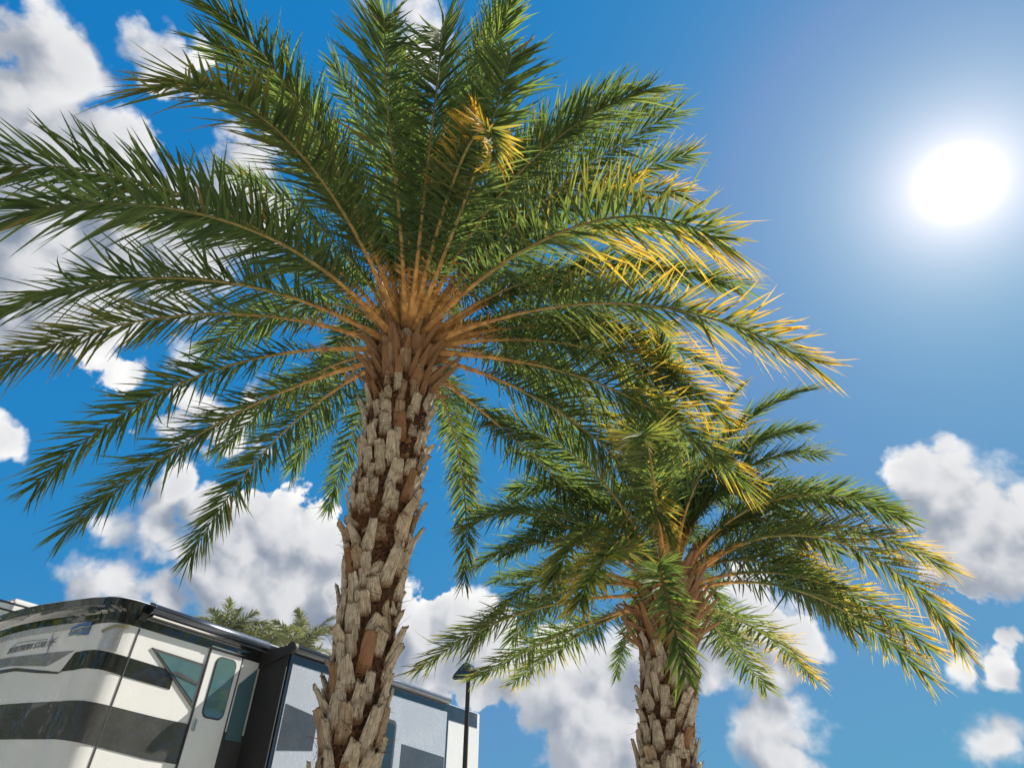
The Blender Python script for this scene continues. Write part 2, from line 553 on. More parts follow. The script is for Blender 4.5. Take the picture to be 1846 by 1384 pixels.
def make_trunk(parent, rng, H, rad_z, rad_r, zlow_detail=1.2):
    """core + spiral of boots; radii are of the core"""
    VV, FF, UU, AA = [], [], [], []
    off = 0
    # core
    k = 28
    zs = np.arange(0, H + .001, .05)
    th = np.linspace(0, 2 * np.pi, k, endpoint=False)
    for z in zs:
        r = np.interp(z, rad_z, rad_r)
        for t in th:
            rr = r + rng.normal(0, .007)
            VV.append((rr * math.cos(t), rr * math.sin(t), z)); UU.append((t, z)); AA.append((0.5, .5, 1, 1))
    for i in range(len(zs) - 1):
        for j in range(k):
            FF.append((i * k + j, i * k + (j + 1) % k, (i + 1) * k + (j + 1) % k, (i + 1) * k + j))
    FF.append(tuple(range((len(zs) - 1) * k, len(zs) * k)))
    off = len(VV)
    # boots
    z = .02
    i = 0
    while z < H - .04:
        r = np.interp(z, rad_z, rad_r)
        ang = i * 2.39996 + rng.normal(0, .09)
        ln = rng.uniform(.14, .28)
        wd = rng.uniform(.07, .122)
        if z > H - .5:
            ln *= 1.05; wd *= .9
        if rng.random() < .14:
            ln *= rng.uniform(.4, .7)
        V, F, UV, AL = boot_shape(rng, wd, ln, rng.uniform(.017, .03))
        tilt = rng.normal(.20, .08) + (.12 if rng.random() < .12 else 0) + np.clip((z - (H - .7)) / .7, 0, 1) * .18
        roll = rng.normal(0, .13)
        x, y, zz = V[:, 0], V[:, 1], V[:, 2]
        x, zz = x * math.cos(roll) + zz * math.sin(roll), -x * math.sin(roll) + zz * math.cos(roll)
        y2 = y * math.cos(tilt) + zz * math.sin(tilt)
        z2 = -y * math.sin(tilt) + zz * math.cos(tilt)
        rr = r - .02 + y2
        # wrap on the trunk
        tx, ty = -math.sin(ang), math.cos(ang)
        ox, oy = math.cos(ang), math.sin(ang)
        sag = np.sqrt(np.maximum(r * r - x * x * .8, 0)) - r
        W3 = np.stack([x * tx + (rr + sag * .8) * ox, x * ty + (rr + sag * .8) * oy, z + z2], -1)
        W3[:, 2] = np.maximum(W3[:, 2], .0)
        rv = rng.random() ** 1.3
        if z > H - .6 and rng.random() < .8:
            rv = rng.uniform(.8, 1)
        VV += W3.tolist(); UU += UV; AA += [(a, rv, 0, 1) for a in AL]
        FF += [tuple(off + q for q in f) for f in F]
        off += len(V)
        z += .0102 * np.interp(z, [0, zlow_detail, zlow_detail + .3], [1.6, 1.4, 1.0]) * (.27 / max(r + .05, .15))
        i += 1
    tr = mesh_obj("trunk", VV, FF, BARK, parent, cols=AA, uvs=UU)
    # loose fibre: thin curled ribbons between the boots
    nF = 2600
    zf = rng.uniform(zlow_detail, H, nF)
    # thick mats of it at a few heights
    mats = [(H - 1.72, 3.0, 260, .07), (H - 1.65, 4.3, 220, .09), (H - 1.7, 5.2, 160, .08), (H - .35, 4.5, 200, .2), (H - .9, 4.9, 120, .1)]
    az = rng.uniform(0, 2 * np.pi, nF)
    for (mz, ma, cnt, sp) in mats:
        zf = np.concatenate([zf, rng.normal(mz, sp, cnt)])
        az = np.concatenate([az, rng.normal(ma, .22, cnt)])
    nF = len(zf)
    V, F = [], []
    for q in range(nF):
        r = np.interp(zf[q], rad_z, rad_r) + rng.uniform(-.005, .03)
        o = np.array([math.cos(az[q]), math.sin(az[q]), 0.])
        t = np.array([-o[1], o[0], 0.])
        d = nrm(t * rng.normal(0, 1) + np.array([0, 0, 1.]) * rng.normal(.2, .8) + o * rng.uniform(-.1, .3))
        cv = rng.normal(0, .5, 3)
        ln = rng.uniform(.03, .11)
        w = nrm(np.cross(d, o)) * rng.uniform(.0012, .0032)
        p0 = o * r + np.array([0, 0, zf[q]])
        b = len(V)
        for g in (0, .35, .7, 1.0):
            p = p0 + d * ln * g + cv * ln * g * g * .6
            V += [p - w * (1 - g * .7), p + w * (1 - g * .7)]
        for g in range(3):
            F.append((b + g * 2, b + g * 2 + 1, b + g * 2 + 3, b + g * 2 + 2))
    mesh_obj("fibre", np.array(V), F, FIBRE, tr)
    return tr


def crown_boots(trunk, rng, zb, n, r0):
    """upright brown sheaths of old leaves round the growing heart"""
    VV, FF, UU, AA = [], [], [], []
    off = 0
    for i in range(n):
        ang = i * 2.39996 + rng.normal(0, .1)
        lvl = i / n
        V, F, UV, AL = boot_shape(rng, rng.uniform(.07, .125), rng.uniform(.22, .46), .018)
        sc = np.interp(V[:, 2] / V[:, 2].max(), [0, 1], [1, rng.uniform(.2, .7)])
        x, y, zz = V[:, 0] * sc, V[:, 1], V[:, 2]
        tilt = rng.normal(.8, .2) * (1 - abs(lvl - .35) * .9)
        y2 = y * math.cos(tilt) + zz * math.sin(tilt)
        z2 = -y * math.sin(tilt) + zz * math.cos(tilt)
        rr = r0 * (1 - lvl * .45) + y2
        ox, oy = math.cos(ang), math.sin(ang)
        W3 = np.stack([-x * oy + rr * ox, x * ox + rr * oy, zb - .52 + lvl * .64 + z2], -1)
        rv = rng.uniform(.92, 1)
        VV += W3.tolist(); UU += UV; AA += [(a * .8, rv, 0, 1) for a in AL]
        FF += [tuple(off + q for q in f) for f in F]
        off += len(V)
    mesh_obj("leaf_sheath", VV, FF, BARK, trunk, cols=AA, uvs=UU)


FRONDS_1 = [
    ('A', -2.511, 0.238, 1.297, -0.019, 3.112),
    ('B', -2.807, -0.085, 1.015, 0.089, 3.085),
    ('C', -2.348, 0.012, 1.226, -0.135, 2.873),
    ('D', -1.818, 0.234, 1.232, 0.009, 3.042),
    ('E', -1.533, 0.13, 1.353, 0.021, 3.096),
    ('F', -1.415, -0.193, 0.825, -0.045, 2.843),
    ('G', -0.954, 0.072, 1.242, 0.015, 2.98),
    ('H', 5.384, 0.47, 1.033, -0.019, 2.972),
    ('I', 5.811, 0.466, 1.299, 0.055, 3.007),
    ('J', 0.205, 0.354, 1.799, -0.201, 3.175),
    ('K', 0.647, -0.024, 0.425, 0.157, 2.953),
    ('L', 1.261, -0.042, 1.191, 0.068, 2.723),
    ('M', 1.517, 0.006, 1.028, 0.09, 2.941),
    ('N', 1.43, 0.361, 1.256, 0.004, 2.91),
    ('O', 1.946, 0.159, 1.161, -0.01, 3.18),
    ('P', 2.436, 0.158, 1.299, -0.088, 3.203),
    ('Q', 2.032, 0.967, 1.058, 0.108, 3.104),
    ('R', 2.23, 1.345, 1.477, -0.094, 3.217),
    ('S', 1.859, 1.173, 1.537, -0.163, 3.164),
    ('T', 1.545, 0.801, 1.242, 0.037, 3.278),
    ('U', 1.33, 0.566, 1.088, -0.012, 3.195),
    ('V', 2.836, 0.303, 1.754, -0.039, 3.301),
    ('W', 2.934, 0.303, 1.22, -0.002, 2.985),
    ('X', 3.426, 0.433, 1.701, -0.109, 3.085),
    ('Y', 3.902, 1.438, 0.753, -0.15, 3.15),
    ('Z', 4.124, 1.299, 1.241, 0.078, 3.201),
    ('AA', 2.524, 0.573, 1.902, -0.141, 3.349),
    ('AB', 2.735, 0.217, 1.052, 0.237, 2.998),
    ('AC', 3.081, 0.318, 1.192, -0.157, 2.956),
    ('AD', 4.658, 1.151, 0.806, -0.235, 3.079),
    ('AE', 1.023, 0.417, 1.34, -0.019, 2.999),
    ('AF', 2.483, 0.46, 1.815, 0.192, 3.415),
]
FRONDS_2 = [
    ('a', 1.42, 1.177, 1.206, 0.064, 2.646),
    ('a2', 1.355, 1.202, 0.997, 0.06, 2.95),
    ('b', 1.496, 0.88, 1.202, -0.024, 2.699),
    ('c', 1.557, 0.661, 1.352, 0.019, 2.735),
    ('d', 1.573, 0.702, 2.1, -0.15, 3.05),
    ('e', 1.27, 0.329, 1.256, 0.05, 2.715),
    ('f', 1.346, 0.405, 1.285, 0.031, 2.685),
    ('g', 0.784, 0.111, 0.502, 0.075, 2.658),
    ('h', 0.558, 0.119, 0.566, 0.136, 2.663),
    ('i', -0.71, 0.005, 0.24, -0.061, 2.663),
    ('i2', -0.501, 0.056, 0.347, -0.101, 2.667),
    ('j', -1.091, 0.152, 0.652, 0.033, 2.668),
    ('k', -0.833, 0.814, 1.163, -0.056, 2.676),
    ('l', -0.943, 0.851, 0.677, 0.008, 2.667),
    ('m', -0.655, 0.477, 0.37, -0.014, 2.666),
    ('n', 1.125, 1.308, 0.558, 0.239, 3.073),
    ('o', 3.604, 0.225, 1.16, 0.11, 2.662),
    ('o2', 3.552, 0.067, 0.893, 0.084, 2.639),
    ('p', 3.432, 0.019, 1.142, -0.141, 2.704),
    ('q', 6.275, 0.314, 0.865, -0.068, 2.634),
    ('r', 3.364, 0.524, 1.24, 0.113, 2.713),
    ('s', 3.594, 0.62, 1.384, -0.154, 2.63),
    ('t', 5.213, 1.185, 0.663, 0.12, 2.426),
    ('u', 1.291, 1.304, 1.967, -0.228, 2.451),
    ('v', 1.07, 0.971, 2.113, 0.091, 2.78),
    ('w', 0.615, 1.179, 0.324, -0.078, 2.815),
    ('x', 1.078, 0.751, 1.74, 0.122, 2.627),
    ('y', 5.645, 0.463, 0.954, 0.13, 2.552),
    ('z', 1.314, 1.264, 1.116, 0.116, 2.879),
    ('za', -0.712, 1.329, 1.481, -0.083, 2.672),
]
# yellowing towards the tips (a real change of pigment, strongest on the sun side): name -> (tip, one row)
YEL_1 = {'P': (.45, -.85), 'O': (1.0, .3), 'N': (.8, .4), 'M': (.5, .35), 'S': (.95, .5), 'V': (.8, .9), 'D': (.35, .0), 'L': (.45, .3), 'U': (.9, .6),
         'AE': (.55, .3), 'T': (.25, .2), 'AA': (.3, .2), 'J': (.3, .1), 'A': (.12, 0), 'G': (.22, 0), 'AF': (.25, .3), 'Q': (.1, 0), 'X': (.3, .1)}
DRY_1 = {'D': .28, 'X': .22, 'O': .18, 'V': .1, 'J': .06, 'E': .05}
YEL_2 = {'d': (.8, .35), 'e': (.6, .2), 'c': (.75, .3), 'b': (.25, .1), 'f': (.8, .3), 'v': (.9, .4), 'g': (.8, .2), 'h': (.3, .1), 'o': (.3, .1),
         'o2': (.55, .3), 'p': (.15, 0), 'i': (.3, .1), 'j': (.25, .05), 'x': (.7, .3), 'u': (.4, .3), 'a': (.2, .1), 'i2': (.4, .2), 'n': (.4, .2), 'r': (.3, .2)}
DRY_2 = {'d': .15, 'g': .15, 'j': .12, 'o': .1}


FRONDS_1 = [f for f in FRONDS_1 if f[0] not in ('AA', 'AF')] + [('AA', 1.80, 1.05, 1.0, .05, 3.35), ('AF', 2.0, 1.12, .95, .03, 3.3)]
FRONDS_2 = [f for f in FRONDS_2 if f[0] not in ('s',)]


def date_palm(name, label, xy, zb, fronds, yel, dry, fill, seed, rad_z, rad_r, per_side, lmax, lean=0.0):
    rng = np.random.default_rng(seed)
    root = empty(name, (xy[0], xy[1], 0), label, "palm tree")
    tr = make_trunk(root, rng, zb + .02, rad_z, rad_r)
    crown_boots(tr, rng, zb, 92, rad_r[-1] * 1.02)
    if lean:                                  # the trunk leans, its foot stands off to one side of the crown
        for o in (tr, *tr.children):
            for v in o.data.vertices:
                v.co.x += lean * (v.co.z - zb)
    for k, az, e0, b, c, L in fronds:
        y = yel.get(k, (0.04, 0))
        make_frond(root, rng, az, e0, b, c, L, zb, yel=y[0], side_yel=y[1], dry=dry.get(k, 0.02), per_side=per_side, lmax=lmax * {'p': .6, 'q': .7, 'I': .75, 'J': .75, 'V': .62, 'o': .8, 'o2': .8, 'A': 1.08, 'B': 1.0, 'X': 1.1, 'E': .92, 'F': .92, 'G': .88, 'P': 1.22, 'O': 1.15, 'N': 1.15, 'M': 1.15, 'S': 1.1, 'C': 1.1, 'T': 1.1}.get(k, 1),
                   twist=rng.normal(0, .25), bare=.20 if lean == 0 else .15, spread={'A': 1.15, 'B': 1.15, 'C': 1.1, 'P': 1.3, 'O': 1.25, 'N': 1.2, 'M': 1.2, 'S': 1.2, 'Q': 1.2, 'T': 1.15, 'L': 1.1}.get(k, 1.08))
    for az, e0, b, L in fill:
        make_frond(root, rng, R(az) + rng.normal(0, .12), R(e0) + rng.normal(0, .06), R(b) + rng.normal(0, .08), rng.normal(0, .1), L, zb,
                   yel=.12 if math.sin(R(az)) > .3 else .03, dry=.02, per_side=per_side, lmax=lmax)
    return root


FILL_1 = [(0, 78, 60, 2.7), (60, 72, 70, 2.8), (120, 76, 75, 2.8), (180, 70, 60, 2.7), (240, 76, 70, 2.8), (300, 74, 75, 2.8),
          (30, 55, 80, 2.8), (85, 58, 85, 2.8), (140, 52, 75, 2.8), (200, 56, 80, 2.7), (255, 52, 85, 2.8), (315, 55, 85, 2.8),
          (345, 48, 80, 2.8), (5, 38, 75, 2.8), (45, 40, 85, 2.9), (330, 35, 75, 2.8), (65, 30, 80, 2.9), (150, 38, 85, 2.9),
          (165, 62, 85, 2.8), (215, 38, 80, 2.8), (285, 60, 95, 2.7), (100, 42, 85, 2.9), (20, 88, 30, 2.0), (200, 86, 35, 2.1),
          (110, 85, 40, 2.2), (290, 84, 40, 2.2),
          (70, 48, 95, 2.8), (40, 62, 95, 2.7), (105, 60, 90, 2.9), (325, 66, 95, 2.7), (10, 58, 90, 2.7), (80, 36, 90, 2.8)]
FILL_2 = [(0, 78, 60, 2.3), (60, 76, 70, 2.3), (120, 76, 75, 2.3), (180, 70, 60, 2.3), (240, 76, 70, 2.3), (300, 74, 75, 2.3),
          (30, 60, 80, 2.4), (75, 52, 85, 2.4), (285, 60, 85, 2.3), (315, 58, 85, 2.4),
          (345, 48, 80, 2.4), (10, 40, 75, 2.4), (60, 38, 90, 2.4), (300, 35, 90, 2.4), (80, 66, 95, 2.5), (50, 70, 85, 2.5), (320, 68, 85, 2.4), (100, 50, 95, 2.5), (25, 45, 90, 2.4), (20, 88, 30, 1.8), (200, 86, 35, 1.8)]

date_palm("palm_tree", "tall date palm with a thick trunk of cut leaf bases, nearest and largest palm", (-.93, 4.0), 4.98,
          FRONDS_1, YEL_1, DRY_1, FILL_1, 11, [0, 2.3, 2.8, 3.5, 4.6, 5.0], [.19, .165, .185, .225, .235, .20], 150, .43)
date_palm("palm_tree", "shorter date palm on the right with a frond hanging in front of its trunk", (1.453, 5.6), 3.371,
          FRONDS_2, YEL_2, DRY_2, FILL_2, 23, [0, 1.5, 3.0, 3.4], [.20, .20, .22, .19], 138, .415, lean=.17)


# ------------------------------------------------------------------ ground
def ground_material():
    m, N = material("ground")
    tc = N.n('ShaderNodeTexCoord').outputs['Object']
    f = N.noise(tc, 0.25, 6, 0.6)
    g = N.noise(tc, 30.0, 5, 0.7)
    c = N.mix(N.rng(g, .3, .7), (0.44, 0.42, 0.38), (0.60, 0.58, 0.53))
    gr = N.mix(N.rng(g, .3, .7), (0.05, 0.09, 0.025), (0.13, 0.17, 0.06))
    c = N.mix(N.rng(f, .60, .63), c, gr)
    return finish(m, N, principled(N, c, 0.9, spec=0.2, normal=bump(N, g, .4, .02)))


s_ = 600
g = mesh_obj("ground", [(-s_, -s_, 0), (s_, -s_, 0), (s_, s_, 0), (-s_, s_, 0)], [(0, 1, 2, 3)], ground_material())
tag(g, kind='structure')

# ------------------------------------------------------------------ motorhome
RVH = 3.8
KX, KY = -4.269, 7.136                     # ground point under the seam between side wall and rear cap
rv = empty("motorhome", (KX, KY, 0), "white and black motorhome with an awning rolled along its side, behind the tall palm",
           "motorhome", rz=R(90 - 26.6))
# local axes: x = along the side towards its front, y = across the rear, z = up
WHITE = plain("white_paint", (0.60, 0.60, 0.59), 0.22, coat=0.8, vary=.03)
BLACK = plain("black_paint", (0.016, 0.017, 0.019), 0.12, coat=1.0, vary=.2)
GREY = plain("grey_paint", (0.24, 0.245, 0.26), 0.25, metal=.35, coat=.8, vary=.06)
SILVER = plain("silver_paint", (0.48, 0.49, 0.52), 0.25, metal=.4, coat=.8, vary=.04)
GRAPH = plain("graphite_paint", (0.05, 0.05, 0.052), 0.2, coat=.8, vary=.2)
CHROME = plain("chrome", (0.75, 0.75, 0.77), 0.12, metal=1.0, vary=.03)
AWN = plain("awning_metal", (0.11, 0.12, 0.14), 0.33, metal=.85, coat=.3, vary=.03, scale=1.5)
RUBBER = plain("black_rubber", (0.012, 0.012, 0.012), 0.6, vary=.3)
TRIM = plain("dark_trim", (0.04, 0.04, 0.042), 0.4, vary=.2)
GLASS = plain("tinted_glass", (0.012, 0.02, 0.022), 0.04, spec=.6, coat=1.0, vary=.1)
BLUEGLASS = plain("blue_tinted_glass", (0.06, 0.125, 0.145), 0.05, spec=.9, coat=1.0, vary=.05)
BADGE = plain("blue_badge", (0.05, 0.13, 0.32), 0.25, coat=.6, vary=.1)

RW = 2.9
_cap = [(0, 0), (-.10, .0), (-.19, .02), (-.27, .05), (-.32, .09), (-.365, .16), (-.41, .28), (-.45, .43), (-.51, .8), (-.55, 1.15), (-.56, 1.45)]
_cap = _cap + [(x, RW - y) for x, y in _cap[-2::-1]]
_raw = np.array(_cap, float)
# round the corners of the polyline a little
_t = np.concatenate([[0], np.cumsum(np.hypot(*np.diff(_raw, axis=0).T))])
_u = np.linspace(0, _t[-1], 120)
_cx = np.interp(_u, _t, _raw[:, 0]); _cy = np.interp(_u, _t, _raw[:, 1])
for _ in range(3):
    _cx[1:-1] = (_cx[:-2] + 2 * _cx[1:-1] + _cx[2:]) / 4
    _cy[1:-1] = (_cy[:-2] + 2 * _cy[1:-1] + _cy[2:]) / 4
RVL = 8.0
PX = np.concatenate([[RVL], _cx, [RVL]]); PY = np.concatenate([[0], _cy, [RW]])
CUM = np.concatenate([[0], np.cumsum(np.hypot(np.diff(PX), np.diff(PY)))]) - RVL


def rv_pt(p, z, off=0.0):
    """point of the motorhome's skin: p = metres round the plan from the seam (minus = along the side wall), z = height"""
    e = .004
    x = np.interp(p, CUM, PX); y = np.interp(p, CUM, PY)
    x1 = np.interp(p - e, CUM, PX); y1 = np.interp(p - e, CUM, PY)
    x2 = np.interp(p + e, CUM, PX); y2 = np.interp(p + e, CUM, PY)
    tx, ty = x2 - x1, y2 - y1
    l = math.hypot(tx, ty)
    nx, ny = ty / l, -tx / l
    nx, ny = -nx * 1, -ny * 1
    # outward: away from the middle of the vehicle
    if nx * (x - 2.0) + ny * (y - RW / 2) < 0:
        nx, ny = -nx, -ny
    k = min(1, max(0, (3.70 - z) / .05)); k = k * k * (3 - 2 * k)
    m = min(1, max(0, (p - .15) / .5)) * min(1, max(0, (3.05 - p) / .5))
    x += .12 * k * m
    return np.array([x + nx * off, y + ny * off, z])


def strip(name, mat, lower, upper, p0, p1, off=.005, n=40, rows=4, parent=None, thick=True):
    """a painted or moulded panel on the skin between two height curves ([(p, z), ...])"""
    lp, lz = zip(*sorted(lower)); up, uz = zip(*sorted(upper))
    V, F = [], []
    ps = np.linspace(p0, p1, n + 1)
    for p in ps:
        a = np.interp(p, lp, lz); b = np.interp(p, up, uz)
        for r in range(rows + 1):
            V.append(rv_pt(p, a + (b - a) * r / rows, off))
    k = rows + 1
    for i in range(n):
        for r in range(rows):
            F.append((i * k + r, (i + 1) * k + r, (i + 1) * k + r + 1, i * k + r + 1))
    nv = len(V)
    for i in range(0):
        pass
    # edges back to the skin, so the panel has thickness
    rim = [i * k for i in range(n + 1)] + [n * k + r for r in range(1, k)] + [i * k + rows for i in range(n - 1, -1, -1)] + [r for r in range(rows - 1, 0, -1)]
    inner = []
    for q in rim:
        p = ps[q // k]; z = V[q][2]
        inner.append(len(V)); V.append(rv_pt(p, z, -.01))
    for i in range(len(rim)):
        j = (i + 1) % len(rim)
        F.append((rim[i], rim[j], inner[j], inner[i]))
    return mesh_obj(name, np.array(V), F, mat, parent or rv, smooth=False)


# body: rings of the plan at several heights
def rv_body():
    ps = np.concatenate([[CUM[0]], np.linspace(-7.9, -.02, 24), np.linspace(0, CUM[-1] - RVL, 130), np.linspace(CUM[-1] - RVL + .1, CUM[-1], 10)])
    zs = [.32, 1.0, 2.0, 2.9, 3.3, 3.5, 3.55, 3.6, 3.65, 3.7, 3.75, 3.79]
    V, F = [], []
    for z in zs:
        for p in ps:
            V.append(rv_pt(p, z))
    cx, cy = 2.5, RW / 2
    for z, ins in ((3.81, .02), (3.83, .07), (3.85, .2)):
        for p in ps:
            q = rv_pt(p, 3.79)
            q = rv_pt(p, 3.79, -ins)
            V.append(np.array([q[0], q[1], z]))
    n = len(ps); m = len(zs) + 3
    for i in range(m - 1):
        for j in range(n):
            F.append((i * n + j, i * n + (j + 1) % n, (i + 1) * n + (j + 1) % n, (i + 1) * n + j))
    F.append(tuple(range((m - 1) * n, m * n)))
    F.append(tuple(range(n - 1, -1, -1)))
    return mesh_obj("body", np.array(V), F, WHITE, rv)


rv_body()
PE = 3.2   # end of what can be seen of the rear
# black wrap under the roof: side, corner and brow of the rear
strip("roof_band", BLACK, [(-8, 3.53), (.3, 3.53), (.63, 3.53), (1.0, 3.50), (PE, 3.50)], [(-8, 3.795), (PE, 3.795)], -7.9, PE, off=.006, n=420, rows=10)
# inset rear panel (dark glass) with its brow strip above
brow = strip("brow", GRAPH, [(.47, 3.705), (PE - .2, 3.705)], [(.43, 3.785), (PE - .2, 3.785)], .47, PE - .25, off=.014, n=50, rows=4)
for p in (1.35, 1.52, 2.2):
    V, F = tube(np.array([rv_pt(p, 3.745, .012), rv_pt(p, 3.745, .022)]), np.full(2, .009), np.full(2, .009), np.array([[0, 1., 0]] * 2), np.array([[0, 0, 1.]] * 2), k=10)
    mesh_obj("screw", V, F, CHROME, brow)
strip("rear_window", GLASS, [(.62, 3.585), (1.2, 3.57), (PE, 3.57)], [(.5, 3.695), (PE, 3.695)], .56, PE - .25, off=.016, n=60, rows=6)
strip("window_rail", SILVER, [(.7, 3.50), (PE, 3.50)], [(.62, 3.565), (PE, 3.565)], .66, PE - .25, off=.013, n=50, rows=3)
# corner pillar moulding and panel edge
strip("pillar", BLACK, [(.30, 3.55), (.60, 3.55)], [(.25, 3.79), (.44, 3.79)], .28, .44, off=.03, n=10, rows=8)
# grey sweeping graphics
strip("grey_flash", GREY, [(.75, 3.262), (1.06, 3.12), (1.68, 3.175), (PE, 3.19)], [(.75, 3.264), (1.37, 3.268), (2.0, 3.285), (PE, 3.31)], .76, PE - .1, off=.005, n=60, rows=3)
strip("thin_flash", GRAPH, [(.86, 3.03), (1.17, 3.06), (1.56, 3.11), (PE, 3.1)], [(.86, 3.05), (1.17, 3.09), (1.56, 3.145), (PE, 3.18)], .86, PE - .1, off=.005, n=40, rows=2)
# black swoosh from the rear round the corner onto the side
strip("black_swoosh", BLACK, [(-1.0, 2.98), (-.5, 3.0), (0, 3.02), (.2, 3.04), (.5, 3.06), (.81, 3.05), (.86, 3.03)],
      [(-1.0, 3.17), (-.5, 3.19), (0, 3.21), (.22, 3.22), (.43, 3.243), (.63, 3.25), (.73, 3.24), (.82, 3.06), (.87, 3.03)], -.62, .86, off=.006, n=90, rows=4)
strip("lower_swoosh", GRAPH, [(-8, 2.1), (-.6, 2.3), (.5, 2.4), (PE, 2.5)], [(-8, 2.55), (-.6, 2.7), (.5, 2.75), (PE, 2.8)], -7.8, PE, off=.006, n=420, rows=2)
# moulded scoop on the corner
sc = strip("scoop", SILVER, [(.17, 3.235), (.40, 3.245)], [(.17, 3.495), (.26, 3.50), (.40, 3.435)], .17, .40, off=.02, n=20, rows=4)
strip("scoop_lip", plain("olive_trim", (.22, .20, .13), .4), [(.13, 3.49), (.18, 3.475), (.28, 3.475), (.42, 3.42)], [(.13, 3.515), (.2, 3.515), (.3, 3.50), (.42, 3.445)], .13, .42, off=.04, n=20, rows=2, parent=sc)
# seam between cap and wall
strip("seam", TRIM, [(-.012, .4), (.012, .4)], [(-.012, 3.52), (.012, 3.52)], -.008, .008, off=.008, n=2, rows=8)


def box_mesh(name, x0, x1, y0, y1, z0, z1, mat, parent, bev=.01):
    bm = bmesh.new()
    bmesh.ops.create_cube(bm, size=1.0)
    for v in bm.verts:
        v.co = Vector(((x0 + x1) / 2 + v.co.x * (x1 - x0), (y0 + y1) / 2 + v.co.y * (y1 - y0), (z0 + z1) / 2 + v.co.z * (z1 - z0)))
    if bev:
        bmesh.ops.bevel(bm, geom=list(bm.edges), offset=bev, segments=2, affect='EDGES')
    me = bpy.data.meshes.new(name)
    bm.to_mesh(me); bm.free()
    me.materials.append(mat)
    o = bpy.data.objects.new(name, me)
    C.objects.link(o); o.parent = parent
    return o


def prism(name, prof, x0, x1, mat, parent, smooth=True):
    """profile [(y, z)] swept along x"""
    n = len(prof)
    V = [(x, y, z) for x in (x0, x1) for y, z in prof]
    F = [(i, (i + 1) % n, n + (i + 1) % n, n + i) for i in range(n)] + [tuple(range(n - 1, -1, -1)), tuple(range(n, 2 * n))]
    o = mesh_obj(name, V, F, mat, parent)
    if smooth:
        for p in o.data.polygons:
            p.use_smooth = len(p.vertices) == 4
    return o


# rolled awning in its shell along the roof edge
prof = [(-.012, 3.815)] + [(-.012 - .105 * math.sin(a), 3.742 + .07 * math.cos(a)) for a in np.linspace(.25, math.pi - .15, 14)] + [(-.012, 3.672)]
aw = prism("awning", prof, .045, 1.86, AWN, rv)
prism("awning_lip", [(-.02, 3.655), (-.085, 3.655), (-.098, 3.668), (-.085, 3.681), (-.02, 3.681)], .05, 1.86, CHROME, aw, smooth=False)
prism("end_cap", [(y - .004 if y < -.02 else y, 3.742 + (z - 3.742) * 1.05) for y, z in prof], .012, .044, BLACK, aw)
prism("bracket", [(-.01, 3.665), (-.06, 3.675), (-.05, 3.63), (-.01, 3.60)], -.07, .02, RUBBER, aw, smooth=False)
def side_poly(name, pts, y, mat, parent, t=.012):
    """flat panel on the side wall: pts [(x, z)] -> slab from y to y - t"""
    n = len(pts)
    V = [(x, y, z) for x, z in pts] + [(x, y - t, z) for x, z in pts]
    F = [tuple(range(n, 2 * n)), tuple(range(n - 1, -1, -1))] + [(i, (i + 1) % n, n + (i + 1) % n, n + i) for i in range(n)]
    return mesh_obj(name, V, F, mat, parent)


# sharp triangular side window in a dark frame
wf = side_poly("side_window", [(.22, 3.365), (.985, 3.34), (.985, 2.86)], 0.0, TRIM, rv, .016)
side_poly("pane", [(.30, 3.335), (.955, 3.312), (.955, 2.925)], -.012, BLUEGLASS, wf, .008)
side_poly("mullion", [(.53, 3.165), (.62, 3.19), (.955, 3.13), (.955, 3.10)], -.016, TRIM, wf, .012)
# entry door
dr = side_poly("door", [(1.02, 2.0), (1.52, 2.0), (1.52, 3.525), (1.02, 3.525)], -.002, WHITE, rv, .018)
for (x0, x1, z0, z1) in ((1.0, 1.014, 2.0, 3.54), (1.526, 1.54, 2.0, 3.54), (1.014, 1.526, 3.527, 3.54)):
    box_mesh("door_frame", x0, x1, -.022, -.001, z0, z1, TRIM, dr, 0)
box_mesh("drip_rail", .985, 1.56, -.05, -.001, 3.548, 3.563, CHROME, dr, .003)


def rounded(x0, x1, z0, z1, r, n=7):
    out = []
    for cx, cz, a0 in ((x1 - r, z1 - r, 0), (x0 + r, z1 - r, 90), (x0 + r, z0 + r, 180), (x1 - r, z0 + r, 270)):
        for i in range(n):
            a = R(a0 + 90 * i / (n - 1))
            out.append((cx + r * math.cos(a), cz + r * math.sin(a)))
    return out


dw = side_poly("door_window", rounded(1.125, 1.455, 2.78, 3.475, .085), -.02, TRIM, dr, .008)
side_poly("pane", rounded(1.14, 1.44, 2.80, 3.46, .075), -.027, BLUEGLASS, dw, .006)
box_mesh("handle", 1.05, 1.08, -.055, -.02, 2.62, 2.75, CHROME, dr, .006)
side_poly("side_panel", [(1.58, 3.22), (1.83, 3.46), (1.83, 2.6), (1.58, 2.6)], -.002, BLUEGLASS, rv, .008)
# slide-out room with its own roller
sl = box_mesh("slide_out", 1.88, 6.0, -.50, -.002, 1.1, 3.64, BLACK, rv, .02)
box_mesh("slide_seal", 1.855, 1.88, -.49, -.012, 1.1, 3.62, RUBBER, sl, .004)

